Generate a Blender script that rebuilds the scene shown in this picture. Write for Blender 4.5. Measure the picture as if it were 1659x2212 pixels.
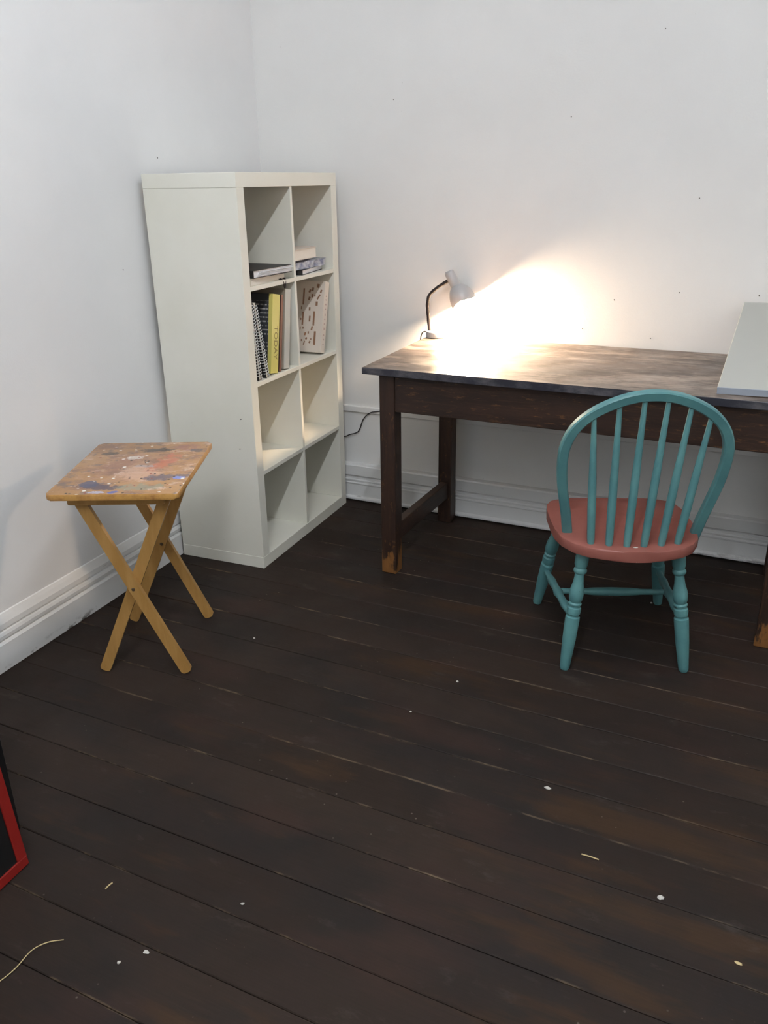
import bpy, bmesh, math, random
from mathutils import Vector, Matrix

for o in list(bpy.data.objects):
    bpy.data.objects.remove(o)
S = bpy.context.scene
COL = S.collection
random.seed(7)

# ------------------------------------------------------------ camera, world, exposure
F_PX, PITCH, YAW, ROLL = 1783.8, -0.38113, -0.39780, -0.01501
CAM = Vector((2.01513, -3.39511, 1.45476))
cy, sy, cp, sp = math.cos(YAW), math.sin(YAW), math.cos(PITCH), math.sin(PITCH)
fw = Vector((sy*cp, cy*cp, sp)); rt = Vector((cy, -sy, 0)); up = rt.cross(fw)
c_, s_ = math.cos(ROLL), math.sin(ROLL)
rt2 = rt*c_ + up*s_; up2 = up*c_ - rt*s_
cam = bpy.data.cameras.new('camera'); camo = bpy.data.objects.new('camera', cam); COL.objects.link(camo)
cam.sensor_fit = 'VERTICAL'; cam.sensor_height = 24.0; cam.lens = F_PX/2212*24.0
cam.clip_start = 0.02
m3 = Matrix((rt2, up2, -fw)).transposed()
camo.matrix_world = Matrix.Translation(CAM) @ m3.to_4x4()
S.camera = camo

w = bpy.data.worlds.new('world'); S.world = w; w.use_nodes = True
w.node_tree.nodes['Background'].inputs[0].default_value = (0.05, 0.05, 0.055, 1)
w.node_tree.nodes['Background'].inputs[1].default_value = 0.3
S.view_settings.view_transform = 'Standard'; S.view_settings.look = 'None'
S.view_settings.gamma = 1.0; S.view_settings.use_curve_mapping = False
S.view_settings.exposure = 0.0
TUBE_STRENGTH = 355.0      # ceiling tubes
BULB_STRENGTH = 5200.0      # desk lamp bulb

# ------------------------------------------------------------ helpers: materials
def lin(c):
    return tuple(((v/255)/12.92 if v/255 <= 0.04045 else ((v/255+0.055)/1.055)**2.4) for v in c) + (1.0,)

class NT:
    def __init__(s, name):
        s.m = bpy.data.materials.new(name); s.m.use_nodes = True
        s.t = s.m.node_tree; s.b = s.t.nodes['Principled BSDF']
        s.co = {}
    def n(s, typ, **kw):
        nd = s.t.nodes.new(typ)
        for k, v in kw.items(): setattr(nd, k, v)
        return nd
    def l(s, a, b): s.t.links.new(a, b)
    def coord(s, which='Object', scale=(1, 1, 1), loc=(0, 0, 0), rot=(0, 0, 0)):
        key = (which, tuple(scale), tuple(loc), tuple(rot))
        if key not in s.co:
            tc = s.n('ShaderNodeTexCoord'); mp = s.n('ShaderNodeMapping')
            s.l(tc.outputs[which], mp.inputs[0])
            mp.inputs[1].default_value = loc; mp.inputs[2].default_value = rot; mp.inputs[3].default_value = scale
            s.co[key] = mp.outputs[0]
        return s.co[key]
    def noise(s, scale, detail=4, rough=0.55, stretch=(1, 1, 1), loc=(0, 0, 0), which='Object', dist=0.0):
        t = s.n('ShaderNodeTexNoise')
        t.inputs['Scale'].default_value = scale; t.inputs['Detail'].default_value = detail
        t.inputs['Roughness'].default_value = rough; t.inputs['Distortion'].default_value = dist
        s.l(s.coord(which, stretch, loc), t.inputs['Vector'])
        return t.outputs['Fac']
    def voro(s, scale, stretch=(1, 1, 1), loc=(0, 0, 0), which='Object'):
        t = s.n('ShaderNodeTexVoronoi'); t.inputs['Scale'].default_value = scale
        s.l(s.coord(which, stretch, loc), t.inputs['Vector'])
        return t.outputs['Distance']
    def ramp(s, val, lo, hi, a=0.0, b=1.0):
        r = s.n('ShaderNodeMapRange'); r.inputs[1].default_value = lo; r.inputs[2].default_value = hi
        r.inputs[3].default_value = a; r.inputs[4].default_value = b
        s.l(val, r.inputs[0]); return r.outputs[0]
    def math(s, op, a, b=None):
        r = s.n('ShaderNodeMath', operation=op)
        for i, v in enumerate((a, b)):
            if v is None: continue
            if isinstance(v, (int, float)): r.inputs[i].default_value = v
            else: s.l(v, r.inputs[i])
        return r.outputs[0]
    def mix(s, fac, a, b):
        r = s.n('ShaderNodeMix', data_type='RGBA')
        if isinstance(fac, (int, float)): r.inputs[0].default_value = fac
        else: s.l(fac, r.inputs[0])
        for i, v in ((6, a), (7, b)):
            if isinstance(v, tuple): r.inputs[i].default_value = v
            else: s.l(v, r.inputs[i])
        return r.outputs[2]
    def sep(s, which='Object'):
        r = s.n('ShaderNodeSeparateXYZ'); s.l(s.coord(which), r.inputs[0]); return r.outputs
    def bump(s, val, strength=0.2, dist=0.002):
        b = s.n('ShaderNodeBump'); b.inputs['Strength'].default_value = strength; b.inputs['Distance'].default_value = dist
        s.l(val, b.inputs['Height']); s.l(b.outputs[0], s.b.inputs['Normal'])
    def done(s, col, rough=0.5, spec=0.5, metal=0.0):
        if isinstance(col, tuple): s.b.inputs['Base Color'].default_value = col
        else: s.l(col, s.b.inputs['Base Color'])
        if isinstance(rough, (int, float)): s.b.inputs['Roughness'].default_value = rough
        else: s.l(rough, s.b.inputs['Roughness'])
        s.b.inputs['Specular IOR Level'].default_value = spec
        s.b.inputs['Metallic'].default_value = metal
        return s.m

def plain(name, rgb, rough=0.5, var=0.08, scale=30, spec=0.4, bump=0.0):
    t = NT(name); c = lin(rgb); d = tuple(v*(1-var) for v in c[:3]) + (1,)
    nz = t.noise(scale)
    if bump: t.bump(nz, bump, 0.001)
    return t.done(t.mix(nz, c, d), rough, spec)

def wall_paint(name, rgb, seed=0):
    t = NT(name); c = lin(rgb)
    d = tuple(v*0.95 for v in c[:3]) + (1,)
    col = t.mix(t.ramp(t.noise(2.2, 4, loc=(seed, 0, 0)), 0.35, 0.7), c, d)
    sp = t.ramp(t.noise(55, 2, loc=(3, seed, 1)), 0.80, 0.83)
    col = t.mix(t.math('MULTIPLY', sp, 0.35), col, lin((150, 148, 142)))
    h = t.math('ADD', t.noise(140, 3), t.math('MULTIPLY', t.noise(7, 3), 1.2))
    t.bump(h, 0.18, 0.002)
    return t.done(col, 0.62, 0.25)

M = {}
M['wall_l'] = wall_paint('wall_paint_left', (231, 231, 232), 1)
M['wall_b'] = wall_paint('wall_paint_back', (231, 230, 229), 5)
M['wall_o'] = wall_paint('wall_paint_other', (222, 222, 220), 9)
M['ceil'] = wall_paint('ceiling_paint', (236, 236, 234), 12)

def skirting():
    t = NT('skirting_paint'); c = lin((226, 226, 226))
    z = t.sep()[2]
    n1 = t.math('ADD', t.noise(26, 6, 0.65, (0.35, 0.6, 1)), t.ramp(t.noise(2.2, 2, 0.5, loc=(0, 1.3, 0)), 0.4, 0.65, -0.2, 0.02))
    low = t.ramp(z, 0.03, 0.0)
    dirt = t.math('MULTIPLY', t.ramp(n1, 0.5, 0.6), low)
    col = t.mix(dirt, c, lin((70, 62, 56)))
    sc = t.ramp(t.noise(40, 3, stretch=(0.25, 0.25, 2), loc=(4, 1, 0)), 0.70, 0.74)
    col = t.mix(t.math('MULTIPLY', sc, 0.5), col, lin((130, 126, 122)))
    t.bump(t.noise(60, 4), 0.15, 0.002)
    return t.done(col, 0.45, 0.4)
M['skirt'] = skirting()

PITCHW = 0.1385
SEAM0 = -1.461 + 0.0529    # a plank seam, in the room frame (b at a=1)
def floor_mat():
    t = NT('dark_floorboards')
    xyz = t.sep(); info = t.n('ShaderNodeObjectInfo'); rnd = info.outputs['Random']
    base = t.mix(rnd, lin((53, 43, 38)), lin((63, 52, 46)))
    patch = t.ramp(t.noise(2.6, 5, 0.6, (0.8, 1.6, 1), dist=0.6), 0.42, 0.66)
    col = t.mix(t.math('MULTIPLY', patch, 0.75), base, lin((45, 41, 40)))
    red = t.ramp(t.noise(3.2, 4, 0.5, (0.7, 1.7, 1), loc=(8, 2, 0)), 0.54, 0.68)
    col = t.mix(t.math('MULTIPLY', red, 0.6), col, lin((70, 53, 47)))
    # bare brown wear, stretched along the grain, mostly to the right of the room
    right = t.ramp(xyz[0], 0.6, 1.9, 0.0, 0.06)
    n3 = t.math('ADD', t.noise(3.0, 5, 0.62, (0.55, 2.4, 1), loc=(1.7, 5, 0)), right)
    wear = t.ramp(n3, 0.60, 0.70)
    col = t.mix(t.math('MULTIPLY', wear, 0.5), col, lin((84, 62, 44)))
    grain = t.noise(14, 6, 0.7, (0.5, 14, 1))
    col = t.mix(t.ramp(grain, 0.35, 0.75, 0.0, 0.30), col, lin((30, 24, 21)))
    # grey scuffs
    sc = t.ramp(t.noise(9, 6, 0.7, (0.6, 1.3, 1), loc=(3, 9, 0)), 0.60, 0.72)
    col = t.mix(t.math('MULTIPLY', sc, 0.28), col, lin((104, 96, 90)))
    # worn pale edges along the seams
    fb = t.math('FRACT', t.math('DIVIDE', t.math('ADD', xyz[1], -SEAM0 + 40*PITCHW), PITCHW))
    dist = t.math('MINIMUM', fb, t.math('SUBTRACT', 1.0, fb))
    edge = t.ramp(dist, 0.034, 0.016)
    brk = t.ramp(t.noise(3.4, 6, 0.72, (1.0, 5, 1), loc=(0, 3, 0)), 0.53, 0.64)
    col = t.mix(t.math('MULTIPLY', t.math('MULTIPLY', edge, brk), 0.75), col, lin((136, 118, 98)))
    # pale specks of paint and dust
    v = t.ramp(t.voro(26, loc=(0.3, 0.7, 0)), 0.075, 0.045)
    g = t.ramp(t.noise(2.3, 3, loc=(5, 5, 0)), 0.50, 0.62)
    col = t.mix(t.math('MULTIPLY', t.math('MULTIPLY', v, g), 0.55), col, lin((150, 142, 132)))
    v2 = t.ramp(t.voro(70, stretch=(1, 1.4, 1), loc=(1.3, 2.7, 0)), 0.09, 0.05)
    g2 = t.ramp(t.noise(5, 3, loc=(9, 1, 0)), 0.58, 0.68)
    col = t.mix(t.math('MULTIPLY', t.math('MULTIPLY', v2, g2), 0.5), col, lin((134, 122, 108)))
    hs = t.n('ShaderNodeHueSaturation'); hs.inputs['Value'].default_value = 0.66; hs.inputs['Saturation'].default_value = 1.08; t.l(col, hs.inputs['Color']); col = hs.outputs[0]
    t.bump(t.math('ADD', grain, t.math('MULTIPLY', t.noise(5, 4), 2.0)), 0.25, 0.0015)
    return t.done(col, t.ramp(t.noise(6, 4, loc=(2, 2, 2)), 0.3, 0.7, 0.50, 0.68), 0.13)
M['floor'] = floor_mat()
M['sub'] = plain('dark_gap', (14, 11, 10), 0.9)

def shelf_mat():
    t = NT('cream_laminate'); c = lin((232, 230, 220))
    col = t.mix(t.ramp(t.noise(3, 4), 0.4, 0.7), c, lin((226, 224, 212)))
    sp = t.ramp(t.noise(60, 2, loc=(2, 2, 2)), 0.79, 0.81)
    col = t.mix(t.math('MULTIPLY', sp, 0.3), col, lin((150, 145, 130)))
    return t.done(col, 0.42, 0.4)
M['shelf'] = shelf_mat()

def desk_wood(name, foot=False, bare_on=True):
    t = NT(name); z = t.sep()[2]
    col = t.mix(t.ramp(t.noise(5, 5, 0.6, (3, 3, 0.6) if foot else (0.6, 1, 4)), 0.35, 0.7), lin((35, 23, 19)), lin((58, 38, 28)))
    gr = t.noise(16, 6, 0.7, (6, 6, 0.4) if foot else (0.5, 1, 9), loc=(1, 2, 3))
    col = t.mix(t.ramp(gr, 0.52, 0.70, 0, 0.55), col, lin((84, 56, 36)))
    w1 = t.ramp(t.noise(24, 6, 0.75, (2, 2, 0.8) if foot else (0.5, 1, 2.6), loc=(7, 3, 1)), 0.58, 0.68)
    col = t.mix(t.math('MULTIPLY', w1, 0.6), col, lin((142, 98, 58)))
    if foot and bare_on:
        h = t.math('ADD', z, t.math('MULTIPLY', t.math('SUBTRACT', t.noise(18, 5, 0.6, (1.5, 1.5, 0.5)), 0.5), 0.42))
        bare = t.ramp(h, 0.085, 0.055)
        col = t.mix(bare, col, t.mix(t.noise(30, 4, 0.6, (2, 2, 0.3)), lin((104, 68, 34)), lin((138, 94, 50))))
    t.bump(gr, 0.25, 0.0015)
    return t.done(col, 0.48, 0.4)
M['desk'] = desk_wood('dark_desk_wood')
M['desk_leg'] = desk_wood('dark_desk_leg', True)
M['desk_leg2'] = desk_wood('dark_desk_rear_leg', True, False)

def desk_top():
    t = NT('worn_desk_top')
    col = t.mix(t.ramp(t.noise(3.5, 6, 0.62, (0.6, 2.2, 1)), 0.36, 0.68), lin((58, 49, 45)), lin((98, 86, 79)))
    w1 = t.ramp(t.noise(4.2, 8, 0.74, (0.55, 1.7, 1), loc=(3, 1, 0)), 0.50, 0.60)
    col = t.mix(t.math('MULTIPLY', w1, 0.7), col, lin((150, 136, 126)))
    w2 = t.ramp(t.noise(22, 8, 0.8, (0.5, 1.8, 1), loc=(3, 7, 0)), 0.55, 0.66)
    col = t.mix(t.math('MULTIPLY', w2, 0.45), col, lin((170, 156, 144)))
    dk = t.ramp(t.noise(30, 4, 0.7, loc=(6, 7, 0)), 0.68, 0.73)
    col = t.mix(t.math('MULTIPLY', dk, 0.7), col, lin((42, 34, 30)))
    # blue-black painted edges
    nrm = t.n('ShaderNodeTexCoord').outputs['Normal']
    s3 = t.n('ShaderNodeSeparateXYZ'); t.l(nrm, s3.inputs[0])
    side = t.ramp(s3.outputs[2], 0.75, 0.45)
    ed = t.mix(t.ramp(t.noise(20, 5, 0.7, (0.6, 1, 1)), 0.45, 0.66), lin((40, 40, 50)), lin((84, 82, 86)))
    col = t.mix(side, col, ed)
    t.bump(t.math('ADD', t.noise(12, 6, 0.7, (0.5, 6, 1)), t.noise(30, 4)), 0.3, 0.0015)
    return t.done(col, t.ramp(t.noise(8, 4), 0.3, 0.7, 0.28, 0.5), 0.5)
M['desk_top'] = desk_top()

def chair_paint(name, rgb, rgb2, chip):
    t = NT(name)
    col = t.mix(t.ramp(t.noise(9, 4), 0.4, 0.68), lin(rgb), lin(rgb2))
    ch = t.ramp(t.noise(38, 5, 0.7, loc=(1, 4, 2)), 0.70, 0.73)
    col = t.mix(t.math('MULTIPLY', ch, 0.85), col, lin(chip))
    wh = t.ramp(t.noise(48, 3, 0.6, loc=(7, 1, 5)), 0.745, 0.77)
    col = t.mix(t.math('MULTIPLY', wh, 0.7), col, lin((196, 206, 204)))
    t.bump(t.noise(60, 4), 0.2, 0.001)
    return t.done(col, 0.42, 0.45)
M['teal'] = chair_paint('teal_paint', (80, 128, 132), (97, 147, 147), (34, 54, 62))
M['seat'] = chair_paint('terracotta_paint', (140, 82, 72), (152, 93, 83), (126, 70, 56))

def pine(name):
    t = NT(name)
    col = t.mix(t.ramp(t.noise(9, 5, 0.6, (4, 4, 0.5)), 0.35, 0.7), lin((162, 121, 66)), lin((180, 139, 82)))
    col = t.mix(t.ramp(t.noise(30, 5, 0.7, (3, 3, 0.3), loc=(2, 2, 2)), 0.55, 0.75, 0, 0.4), col, lin((150, 104, 56)))
    return t.done(col, 0.38, 0.45)
M['pine'] = pine('varnished_pine')

def tray_mat():
    t = NT('paint_stained_tray')
    x, y, z = t.sep()[:3]
    col = t.mix(t.ramp(t.noise(7, 5, 0.6, (1, 0.5, 1)), 0.35, 0.7), lin((166, 124, 80)), lin((184, 144, 104)))
    def blob(cx, cy, rx, ry, rot, rgb, amt, soft=0.45, nz=2.2, sc=26):
        mp = t.coord('Object', (1, 1, 1), (-cx, -cy, 0))
        vr = t.n('ShaderNodeVectorRotate', rotation_type='Z_AXIS'); vr.inputs['Angle'].default_value = -rot
        t.l(mp, vr.inputs['Vector'])
        s3 = t.n('ShaderNodeSeparateXYZ'); t.l(vr.outputs[0], s3.inputs[0])
        ax = t.math('POWER', t.math('ABSOLUTE', t.math('DIVIDE', s3.outputs[0], rx)), 2.0)
        ay = t.math('POWER', t.math('ABSOLUTE', t.math('DIVIDE', s3.outputs[1], ry)), 2.0)
        d = t.math('ADD', t.math('ADD', ax, ay), t.math('MULTIPLY', t.math('SUBTRACT', t.noise(sc, 5, 0.7, loc=(cx*20, cy*20, rot)), 0.5), nz*2.6))
        nonlocal col
        col = t.mix(t.math('MULTIPLY', t.ramp(d, 1.0, 1.0-soft), amt), col, lin(rgb))
    blob(0.01, -0.02, 0.17, 0.16, 0.1, (180, 140, 116), 0.7, 0.9)
    mot = t.ramp(t.noise(11, 6, 0.7, (1, 1.5, 1), loc=(4, 4, 0)), 0.50, 0.60)
    col = t.mix(t.math('MULTIPLY', mot, 0.8), col, lin((138, 104, 90)))
    mo2 = t.ramp(t.noise(17, 6, 0.7, (1, 1.6, 1), loc=(9, 2, 0)), 0.56, 0.64)
    col = t.mix(t.math('MULTIPLY', mo2, 0.8), col, lin((112, 100, 98)))
    mo3 = t.ramp(t.noise(15, 6, 0.7, (1, 1.6, 1), loc=(1, 8, 0)), 0.58, 0.65)
    col = t.mix(t.math('MULTIPLY', mo3, 0.75), col, lin((206, 178, 160)))
    blob(-0.05, 0.03, 0.05, 0.13, -0.5, (150, 108, 92), 0.6, 0.8)
    blob(0.08, 0.03, 0.035, 0.12, -0.25, (196, 112, 88), 0.7, 0.8)
    blob(0.03, -0.06, 0.07, 0.07, 0.0, (206, 168, 144), 0.7, 0.9)
    blob(0.12, 0.19, 0.05, 0.05, 0.0, (150, 104, 98), 0.7, 0.7)
    blob(0.03, 0.17, 0.06, 0.022, 0.1, (78, 72, 70), 0.85, 0.5)
    blob(-0.12, 0.135, 0.028, 0.02, 0.3, (74, 66, 62), 0.85, 0.5)
    blob(0.155, 0.16, 0.022, 0.02, 0.3, (84, 82, 96), 0.8, 0.5)
    blob(-0.06, -0.19, 0.07, 0.026, -0.15, (88, 78, 90), 0.85, 0.4)
    blob(-0.095, -0.165, 0.03, 0.025, 0.2, (84, 86, 108), 0.85, 0.4)
    blob(0.12, -0.11, 0.07, 0.03, 0.1, (108, 100, 112), 0.8, 0.5)
    blob(0.165, -0.115, 0.018, 0.014, 0.1, (130, 146, 214), 0.9, 0.4)
    blob(0.075, -0.195, 0.07, 0.03, 0.05, (146, 146, 128), 0.75, 0.6)
    blob(0.13, -0.21, 0.04, 0.02, 0.0, (214, 186, 170), 0.7, 0.6)
    blob(-0.02, 0.09, 0.03, 0.022, 0.2, (212, 202, 192), 0.85, 0.5)
    blob(0.03, 0.0, 0.04, 0.012, 0.0, (168, 160, 162), 0.7, 0.6)
    blob(0.0, -0.235, 0.02, 0.012, 0.0, (86, 104, 170), 0.85, 0.4)
    blob(-0.05, -0.235, 0.03, 0.012, 0.0, (184, 184, 206), 0.8, 0.4)
    # spatter
    for sc, lo, rgb, seed, th in ((28, 0.16, (226, 220, 212), 1, 0.50), (36, 0.17, (58, 46, 42), 4, 0.45), (30, 0.14, (150, 66, 50), 8, 0.52), (22, 0.15, (240, 238, 232), 13, 0.46)):
        v = t.ramp(t.voro(sc, loc=(seed, seed*0.7, 0)), lo, lo-0.05)
        g = t.ramp(t.noise(6, 3, loc=(seed*2, 1, 0)), th, th+0.05)
        col = t.mix(t.math('MULTIPLY', v, g), col, lin(rgb))
    # stains only on the upper face; plain varnish on the edges
    nrm = t.n('ShaderNodeTexCoord').outputs['Normal']
    s3 = t.n('ShaderNodeSeparateXYZ'); t.l(nrm, s3.inputs[0])
    side = t.ramp(s3.outputs[2], 0.7, 0.3)
    ed = t.mix(t.ramp(t.noise(26, 5, 0.7), 0.45, 0.7), lin((198, 150, 84)), lin((160, 112, 64)))
    col = t.mix(side, col, ed)
    t.bump(t.math('ADD', t.noise(50, 5), t.noise(14, 4)), 0.35, 0.0015)
    return t.done(col, 0.34, 0.5)
M['tray'] = tray_mat()

M['lamp'] = plain('lamp_grey', (178, 176, 177), 0.28, 0.03, 20, 0.5)
M['lamp_in'] = plain('lamp_inner_white', (240, 238, 232), 0.5)
M['black'] = plain('black_plastic', (42, 34, 34), 0.45)
M['cord'] = plain('dark_cord', (48, 44, 44), 0.5)
def emit(name, rgb, s):
    t = NT(name); t.b.inputs['Emission Color'].default_value = rgb + (1,); t.b.inputs['Emission Strength'].default_value = s
    return t.done((0.9, 0.9, 0.9, 1), 0.5)
M['bulb'] = emit('warm_bulb', (1.0, 0.74, 0.49), BULB_STRENGTH)
M['tube'] = emit('cool_tube', (0.94, 0.985, 1.03), TUBE_STRENGTH)
M['tube_old'] = emit('dim_cool_tube', (0.94, 0.985, 1.03), TUBE_STRENGTH*0.5)
M['board'] = plain('pale_grey_board', (182, 182, 176), 0.5, 0.03, 4)
M['board_edge'] = plain('blue_grey_edge', (172, 180, 194), 0.5, 0.03, 10)
M['metal'] = plain('dull_screw', (84, 66, 48), 0.4)
M['hole'] = plain('dark_hole', (104, 100, 96), 0.9)
M['paper'] = plain('paper_pages', (232, 226, 216), 0.8, 0.10, 120)
M['paper2'] = plain('white_pages', (236, 234, 236), 0.8, 0.08, 120)
M['blackcover'] = plain('black_cover', (38, 36, 36), 0.55, 0.1, 20)
M['cream_cover'] = plain('cream_cover', (222, 212, 194), 0.6)
M['brown_cover'] = plain('brown_cover', (112, 70, 56), 0.45)
M['brown_dark'] = plain('dark_brown_cover', (58, 38, 36), 0.45)
M['grey_cover'] = plain('grey_cover', (196, 196, 190), 0.5)
M['tan_cover'] = plain('tan_cover', (166, 156, 140), 0.6)
M['white_cover'] = plain('white_cover', (226, 214, 202), 0.6)
M['yellow'] = plain('yellow_spine', (226, 214, 122), 0.2, 0.05, 20, 0.6)
M['lime'] = plain('lime_flap', (188, 192, 34), 0.35)
M['ink'] = plain('faded_ink', (150, 132, 60), 0.5)
M['wire'] = plain('white_wire', (208, 208, 206), 0.35)
M['red'] = plain('red_frame', (132, 20, 12), 0.6, 0.15, 12)
M['blackboard'] = plain('black_board', (12, 11, 12), 0.6)
M['flake'] = plain('white_flake', (196, 193, 186), 0.8)
M['straw'] = plain('straw_fibre', (196, 176, 130), 0.8)
M['pinkprint'] = plain('pale_print', (196, 170, 160), 0.6)
M['pattern'] = plain('brown_print', (150, 112, 88), 0.6)

def text_cover():
    t = NT('black_text_cover')
    x, y, z = t.sep('Object')[:3]
    rows = t.math('FRACT', t.math('MULTIPLY', z, 1/0.0158))
    line = t.math('MULTIPLY', t.math('GREATER_THAN', rows, 0.32), t.math('LESS_THAN', rows, 0.66))
    rowid = t.math('FLOOR', t.math('MULTIPLY', z, 1/0.0158))
    cmb = t.n('ShaderNodeCombineXYZ'); t.l(t.math('MULTIPLY', x, 210), cmb.inputs[0]); t.l(t.math('MULTIPLY', rowid, 7.3), cmb.inputs[1])
    wn = t.n('ShaderNodeTexNoise'); wn.inputs['Scale'].default_value = 1.0; wn.inputs['Detail'].default_value = 3; t.l(cmb.outputs[0], wn.inputs['Vector'])
    letters = t.ramp(wn.outputs['Fac'], 0.46, 0.52)
    cmb2 = t.n('ShaderNodeCombineXYZ'); t.l(t.math('MULTIPLY', rowid, 3.7), cmb2.inputs[1])
    ln = t.n('ShaderNodeTexWhiteNoise'); t.l(cmb2.outputs[0], ln.inputs['Vector'])
    start = t.math('MULTIPLY', ln.outputs['Value'], 0.06)
    span = t.math('MULTIPLY', t.math('GREATER_THAN', x, t.math('ADD', start, -0.20)), t.math('LESS_THAN', x, -0.017))
    band = t.math('MULTIPLY', t.math('GREATER_THAN', z, 0.055), t.math('LESS_THAN', z, 0.275))
    gap = t.math('SUBTRACT', 1.0, t.math('MULTIPLY', t.math('GREATER_THAN', z, 0.118), t.math('LESS_THAN', z, 0.142)))
    f = t.math('MULTIPLY', t.math('MULTIPLY', t.math('MULTIPLY', line, letters), span), t.math('MULTIPLY', band, gap))
    col = t.mix(t.math('MULTIPLY', f, 0.8), lin((58, 60, 64)), lin((190, 188, 184)))
    return t.done(col, 0.4, 0.4)
M['textcover'] = text_cover()

def bag_mat():
    t = NT('crumpled_plastic')
    col = t.mix(t.ramp(t.noise(22, 4, 0.6), 0.38, 0.64), lin((92, 102, 138)), lin((216, 218, 226)))
    t.b.inputs['Transmission Weight'].default_value = 0.15
    return t.done(col, 0.16, 0.6)
M['bag'] = bag_mat()

# ------------------------------------------------------------ helpers: geometry
def obj(name, bm, mat, parent=None, smooth=False, loc=None, rot=None):
    me = bpy.data.meshes.new(name)
    bmesh.ops.recalc_face_normals(bm, faces=bm.faces[:])
    bm.to_mesh(me); bm.free()
    mats = mat if isinstance(mat, (list, tuple)) else [mat]
    for mm in mats: me.materials.append(M[mm] if isinstance(mm, str) else mm)
    if smooth:
        for p in me.polygons: p.use_smooth = True
        me.set_sharp_from_angle(angle=math.radians(40))
    o = bpy.data.objects.new(name, me); COL.objects.link(o)
    if parent: o.parent = parent
    if loc is not None: o.location = loc
    if rot is not None: o.rotation_euler = rot
    return o

def thing(name, label, cat, loc=(0, 0, 0), rot=(0, 0, 0), group=None):
    o = bpy.data.objects.new(name, None); COL.objects.link(o)
    o.location = loc; o.rotation_euler = rot; o.empty_display_size = 0.1
    o['label'] = label; o['category'] = cat
    if group: o['group'] = group
    return o
def tag(o, label, cat, group=None):
    o['label'] = label; o['category'] = cat
    if group: o['group'] = group
    return o
def struct(o, label=None):
    o['kind'] = 'structure'
    if label: o['label'] = label
    return o

def bevel(bm, w, seg=2, edges=None):
    if w > 0: bmesh.ops.bevel(bm, geom=(edges or bm.edges[:]), offset=w, segments=seg, affect='EDGES', profile=0.5)
def box(x0, x1, y0, y1, z0, z1, bv=0.0, seg=2, bm=None):
    b = bmesh.new()
    bmesh.ops.create_cube(b, size=1.0)
    for v in b.verts:
        v.co = Vector(((x0+x1)/2 + v.co.x*(x1-x0), (y0+y1)/2 + v.co.y*(y1-y0), (z0+z1)/2 + v.co.z*(z1-z0)))
    bevel(b, bv, seg)
    if bm is None: return b
    merge(bm, b); return bm
def merge(dst, src):
    me = bpy.data.meshes.new('tmp'); src.to_mesh(me); src.free(); dst.from_mesh(me); bpy.data.meshes.remove(me)
def prism(poly, z0, z1, bv=0.0, seg=2):
    b = bmesh.new()
    lo = [b.verts.new((x, y, z0)) for x, y in poly]; hi = [b.verts.new((x, y, z1)) for x, y in poly]
    b.faces.new(lo[::-1]); b.faces.new(hi); n = len(poly)
    for i in range(n): b.faces.new((lo[i], lo[(i+1) % n], hi[(i+1) % n], hi[i]))
    if bv:
        es = [e for e in b.edges if abs(e.verts[0].co.z - e.verts[1].co.z) < 1e-6]
        bevel(b, bv, seg, es)
    return b
def frame(d):
    d = d.normalized(); a = Vector((0, 0, 1)) if abs(d.z) < 0.95 else Vector((1, 0, 0))
    u = d.cross(a).normalized(); return u, d.cross(u).normalized()
def lathe(p0, p1, prof, n=20, cap=True):
    """prof: list of (t along p0-p1, radius)"""
    p0, p1 = Vector(p0), Vector(p1); d = p1-p0; u, v = frame(d); b = bmesh.new(); rings = []
    for t, r in prof:
        c = p0 + d*t
        rings.append([b.verts.new(c + (u*math.cos(2*math.pi*k/n) + v*math.sin(2*math.pi*k/n))*max(r, 1e-5)) for k in range(n)])
    for i in range(len(rings)-1):
        for k in range(n): b.faces.new((rings[i][k], rings[i][(k+1) % n], rings[i+1][(k+1) % n], rings[i+1][k]))
    if cap: b.faces.new(rings[0][::-1]); b.faces.new(rings[-1])
    return b
def catmull(pts, k=6):
    pts = [Vector(p) for p in pts]; P = [pts[0]*2-pts[1]] + pts + [pts[-1]*2-pts[-2]]; out = []
    for i in range(1, len(P)-2):
        for j in range(k):
            t = j/k; a, b, c, d = P[i-1:i+3]
            out.append(0.5*((2*b)+(c-a)*t+(2*a-5*b+4*c-d)*t*t+(3*b-a-3*c+d)*t**3))
    out.append(pts[-1]); return out
def tube(path, r, n=10):
    b = bmesh.new(); rings = []; L = len(path); pu = None
    for i, p in enumerate(path):
        d = (path[min(i+1, L-1)] - path[max(i-1, 0)]).normalized()
        if pu is None: pu, _ = frame(d)
        u = (pu - d*pu.dot(d)).normalized(); v = d.cross(u); pu = u
        rr = r(i/(L-1)) if callable(r) else r
        rings.append([b.verts.new(p + (u*math.cos(2*math.pi*k/n) + v*math.sin(2*math.pi*k/n))*rr) for k in range(n)])
    for i in range(L-1):
        for k in range(n): b.faces.new((rings[i][k], rings[i][(k+1) % n], rings[i+1][(k+1) % n], rings[i+1][k]))
    b.faces.new(rings[0][::-1]); b.faces.new(rings[-1]); return b
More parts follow.
